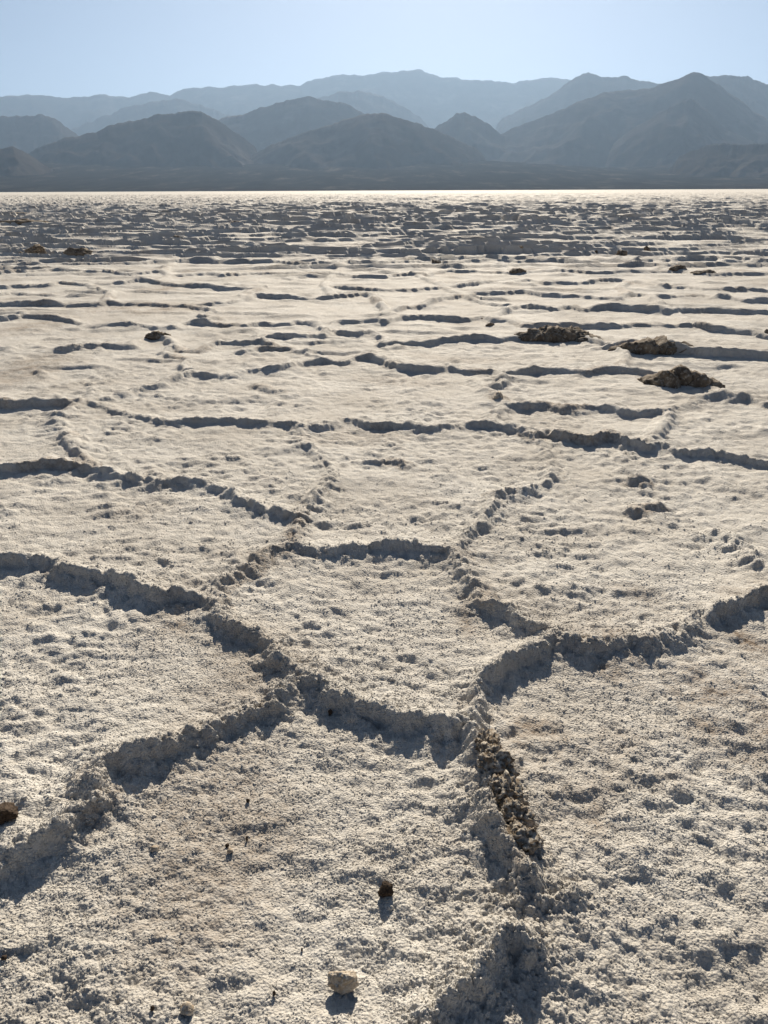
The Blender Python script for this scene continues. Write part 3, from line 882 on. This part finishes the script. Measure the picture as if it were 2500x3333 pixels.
def clod(name, label, cat, loc, size, mat, seed, sub=4, sink=0.25, lump=0.30, grain=0.10, group=None, rz=0.0, flat_top=0.0, parent=None, gscale=0.28):
    """size = full width, depth, height in metres"""
    co, fa = ICO[sub]
    p = co.copy()
    # angular start: squeeze towards a few random planes
    rg = np.random.default_rng(seed)
    for _ in range(9):
        nrm = rg.normal(size=3)
        nrm /= np.linalg.norm(nrm)
        lim = rg.uniform(0.62, 0.92)
        dd = p @ nrm
        p = p - np.outer(np.maximum(dd - lim, 0) * 0.85, nrm)
    r = 1 + lump * n3d(co, 0.9, seed) + lump * 0.6 * n3d(co, 0.42, seed + 1) + grain * (0.7 - w3d(co, gscale, seed + 2)) + grain * 0.6 * (0.7 - w3d(co, gscale * 0.45, seed + 3)) + 0.4 * grain * n3d(co, 0.09, seed + 4)
    p = p * r[:, None]
    lo, hi = p.min(0), p.max(0)
    p = (p - (lo + hi) / 2) / (hi - lo)
    p[:, 0] *= size[0]
    p[:, 1] *= size[1]
    p[:, 2] = (p[:, 2] + 0.5) * size[2] / (1 - sink) - sink * size[2] / (1 - sink)
    me = mesh_np(name, p, fa, mat)
    o = link(name, me, parent)
    o.location = loc
    o.rotation_euler = (0, 0, rz)
    if parent is None:
        o['label'] = label
        o['category'] = cat
        if group:
            o['group'] = group
    return o


# name, label, material, depth factor
CL = [
    ('salt_mound', 'long brown crumbly mound on a salt ridge, leftmost of the three big mounds at right', 0.50),
    ('salt_mound', 'long brown crumbly mound between the leftmost big mound and the right edge ridge', 0.50),
    ('salt_mound', 'dark crumbly clump nearest of the three big mounds on the right', 0.55),
    ('mud_heap', 'tall pointed dark heap far off at the left', 0.8),
    ('mud_heap', 'small dark lump just left of the tall pointed heap', 0.9),
    ('mud_heap', 'low wide dark heap just right of the tall pointed heap', 0.6),
    ('mud_heap', 'small dark heap far off, alone between left edge and centre', 0.8),
    ('mud_heap', 'very long low dark bank far off at the left edge', 0.4),
    ('mud_heap', 'farthest long dark bank at the left edge, nearest the horizon', 0.4),
    ('mud_heap', 'low dark heap far off, left of centre near the horizon', 0.6),
    ('mud_clod', 'upright dark clod standing on the far flat right of centre', 0.8),
    ('mud_clod', 'smallest round dark clod on the far right flat', 0.9),
    ('mud_clod', 'wide brown clod on the far right flat', 0.8),
    ('mud_clod', 'brown tilted clod farthest right of the far clods', 0.8),
    ('salt_mound', 'pointed grey mound on a ridge at the middle right', 0.7),
    ('salt_mound', 'sloping dark mound right of the pointed grey one', 0.6),
    ('mud_clod', 'dark rounded clod on the flat just right of centre', 0.8),
    ('mud_clod', 'small dark clod right beside the rounded one near centre', 0.9),
    ('mud_clod', 'reddish brown clod at the right edge beyond the long mounds', 0.9),
    ('mud_clod', 'little reddish stone left of the long brown mound', 0.9),
    ('mud_clod', 'flat pile of reddish crumbs left of the long brown mound', 0.7),
    ('salt_lump', 'pale tan lump on the crooked ridge in the middle', 0.9),
    ('salt_mound', 'low crumbly mound far off right of centre', 0.6),
    ('salt_mound', 'grey salt mound on a ridge left of centre', 0.6),
]
def chunk_mound(name, label, cat, x, y, w, h, dp, seed, n):
    """a long heap of broken crust: many angular chunks leaning on each other along a crest"""
    root = bpy.data.objects.new(name, None)
    COL.objects.link(root)
    root.location = (x, y + w * dp * 0.05, 0.0)
    root['label'] = label
    root['category'] = cat
    rg = np.random.default_rng(seed)
    for q in range(n):
        u = (q + 0.5) / n * 2 - 1 + rg.uniform(-0.06, 0.06)
        env = (1 - 0.75 * abs(u) ** 1.8) * rg.uniform(0.82, 1.08)
        cw = w / n * rg.uniform(2.3, 3.2)
        back = rg.uniform(-0.10, 0.10) * w * dp
        clod('chunk', '', '', (u * w * 0.42, back - 0.10 * w * u * (seed % 2), -0.02), (cw, w * dp * rg.uniform(0.6, 0.9), h * env), MOUND,
             seed * 31 + q, sub=4, sink=0.45, lump=0.20, grain=0.24, gscale=0.2, rz=rg.uniform(-0.3, 0.3), parent=root)
    return root


for k, ((x, y, w, h), (nm, lb, dp)) in enumerate(zip(CLUMPS, CL)):
    cat = {'salt_mound': 'mound', 'mud_heap': 'heap', 'mud_clod': 'clod', 'salt_lump': 'lump'}[nm]
    if k < 3:
        chunk_mound(nm, lb, cat, x, y, w * 1.3, h * 1.15, dp, 41 + k, 7)
        continue
    mat = MOUND if k != 21 else TAN
    if y > 20:
        h *= 1.5
    clod(nm, lb, cat, (x, y + w * dp * 0.4, -0.005), (w, max(w * dp, h * 0.9), h), mat, 300 + 7 * k,
         sub=4, sink=0.30, lump=0.45 if w > 0.5 else 0.34, grain=0.3, gscale=0.3)

# the broken-up muddy stretch of the near ridge
ML = ['brown topped muddy clod at the far end of the near ridge',
      'muddy salt clod second from the far end of the near ridge',
      'dark muddy clod in the middle of the near ridge',
      'muddy salt clod second from the near end of the broken ridge',
      'grey crumbly clod at the near end of the broken ridge']
MS = [(0.08, 0.11, 0.06), (0.10, 0.12, 0.07), (0.11, 0.12, 0.075), (0.11, 0.12, 0.07), (0.11, 0.10, 0.06)]
for k, ((x, y), s, lb) in enumerate(zip(MUD, MS, ML)):
    clod('mud_clod', lb, 'clod', (x, y + 0.01, ground_z(x, y) - 0.030), tuple(1.2 * c for c in s), MUDDY, 510 + 9 * k, sub=5, sink=0.25, lump=0.34, grain=0.42, gscale=0.24,
         group='clods along the near broken ridge', rz=0.25 * k)

PL = [('stone', 'dark brown stone lying alone on the salt in front', 'stone', BROWN),
      ('stone', 'tan salt stone at the bottom of the picture', 'stone', TAN),
      ('crumb', 'tiny dark brown crumb below the left ridge', 'crumb', BROWN),
      ('crumb', 'tiny dark crumb left of the brown stone', 'crumb', BROWN),
      ('crumb', 'tiny tan crumb just in front of a dark one', 'crumb', TAN),
      ('crumb', 'small pinkish tan crumb on the left foreground', 'crumb', TAN),
      ('twig', 'tiny upright dark splinter left of the brown stone', 'splinter', BROWN),
      ('stone', 'small brown and white stone at the bottom edge, left', 'stone', TAN),
      ('crumb', 'tiny dark crumb at the bottom edge, left of the small stone', 'crumb', BROWN),
      ('crumb', 'small brown crumb at the left edge', 'crumb', BROWN),
      ('mud_clod', 'dark clod on the ridge at the left edge of the foreground', 'clod', BROWN),
      ('twig', 'tiny brown splinter left of the tan stone', 'splinter', BROWN),
      ('crumb', 'tiny brown speck up and left of the tan stone', 'crumb', BROWN),
      ('crumb', 'small dark pebble at the foot of the big ridge shadow', 'crumb', BROWN)]
for k, ((x, y, w, h), (nm, lb, ct, mt)) in enumerate(zip(PEBBLES, PL)):
    z = ground_z(x, y)
    h2 = max(h * 1.0, 0.006)
    if k == 0:
        sz, z = (w, w * 0.9, 0.040), z - 0.002
    elif k == 1:
        sz = (w, w * 0.75, 0.048)
    else:
        sz = (w, w * 0.9, h2)
    clod(nm, lb, ct, (x, y + 0.004, z), sz, mt, 700 + 11 * k, sub=5 if k < 2 or k == 10 else 3, sink=0.12,
         lump=0.22, grain=0.16 if k < 2 else 0.2, gscale=0.35)

# ------------------------------------------------------------------ the hazy air over the basin
hz = NT('hazy_air')
for nd in list(hz.t.nodes):
    if nd.type == 'BSDF_PRINCIPLED':
        hz.t.nodes.remove(nd)
vol = hz.t.nodes.new('ShaderNodeVolumePrincipled')
vol.inputs['Color'].default_value = (0.285, 0.41, 0.585, 1)
vol.inputs['Density'].default_value = 3.4e-5
vol.inputs['Anisotropy'].default_value = 0.48
hz.t.links.new(vol.outputs['Volume'], hz.t.nodes['Material Output'].inputs['Volume'])
bx, by0, by1, bz0, bz1 = 46000.0, -46000.0, 46000.0, -60.0, 3950.0
hv = np.array([(x, y, z) for z in (bz0, bz1) for y in (by0, by1) for x in (-bx, bx)])
hf_ = np.array([(0, 2, 3, 1), (4, 5, 7, 6), (0, 1, 5, 4), (2, 6, 7, 3), (0, 4, 6, 2), (1, 3, 7, 5)], np.int32)
haze = link('haze', mesh_np('haze', hv, hf_, hz.mat, smooth=False))
haze['kind'] = 'stuff'
haze['label'] = 'pale blue haze in the air over the basin'
haze['category'] = 'haze'
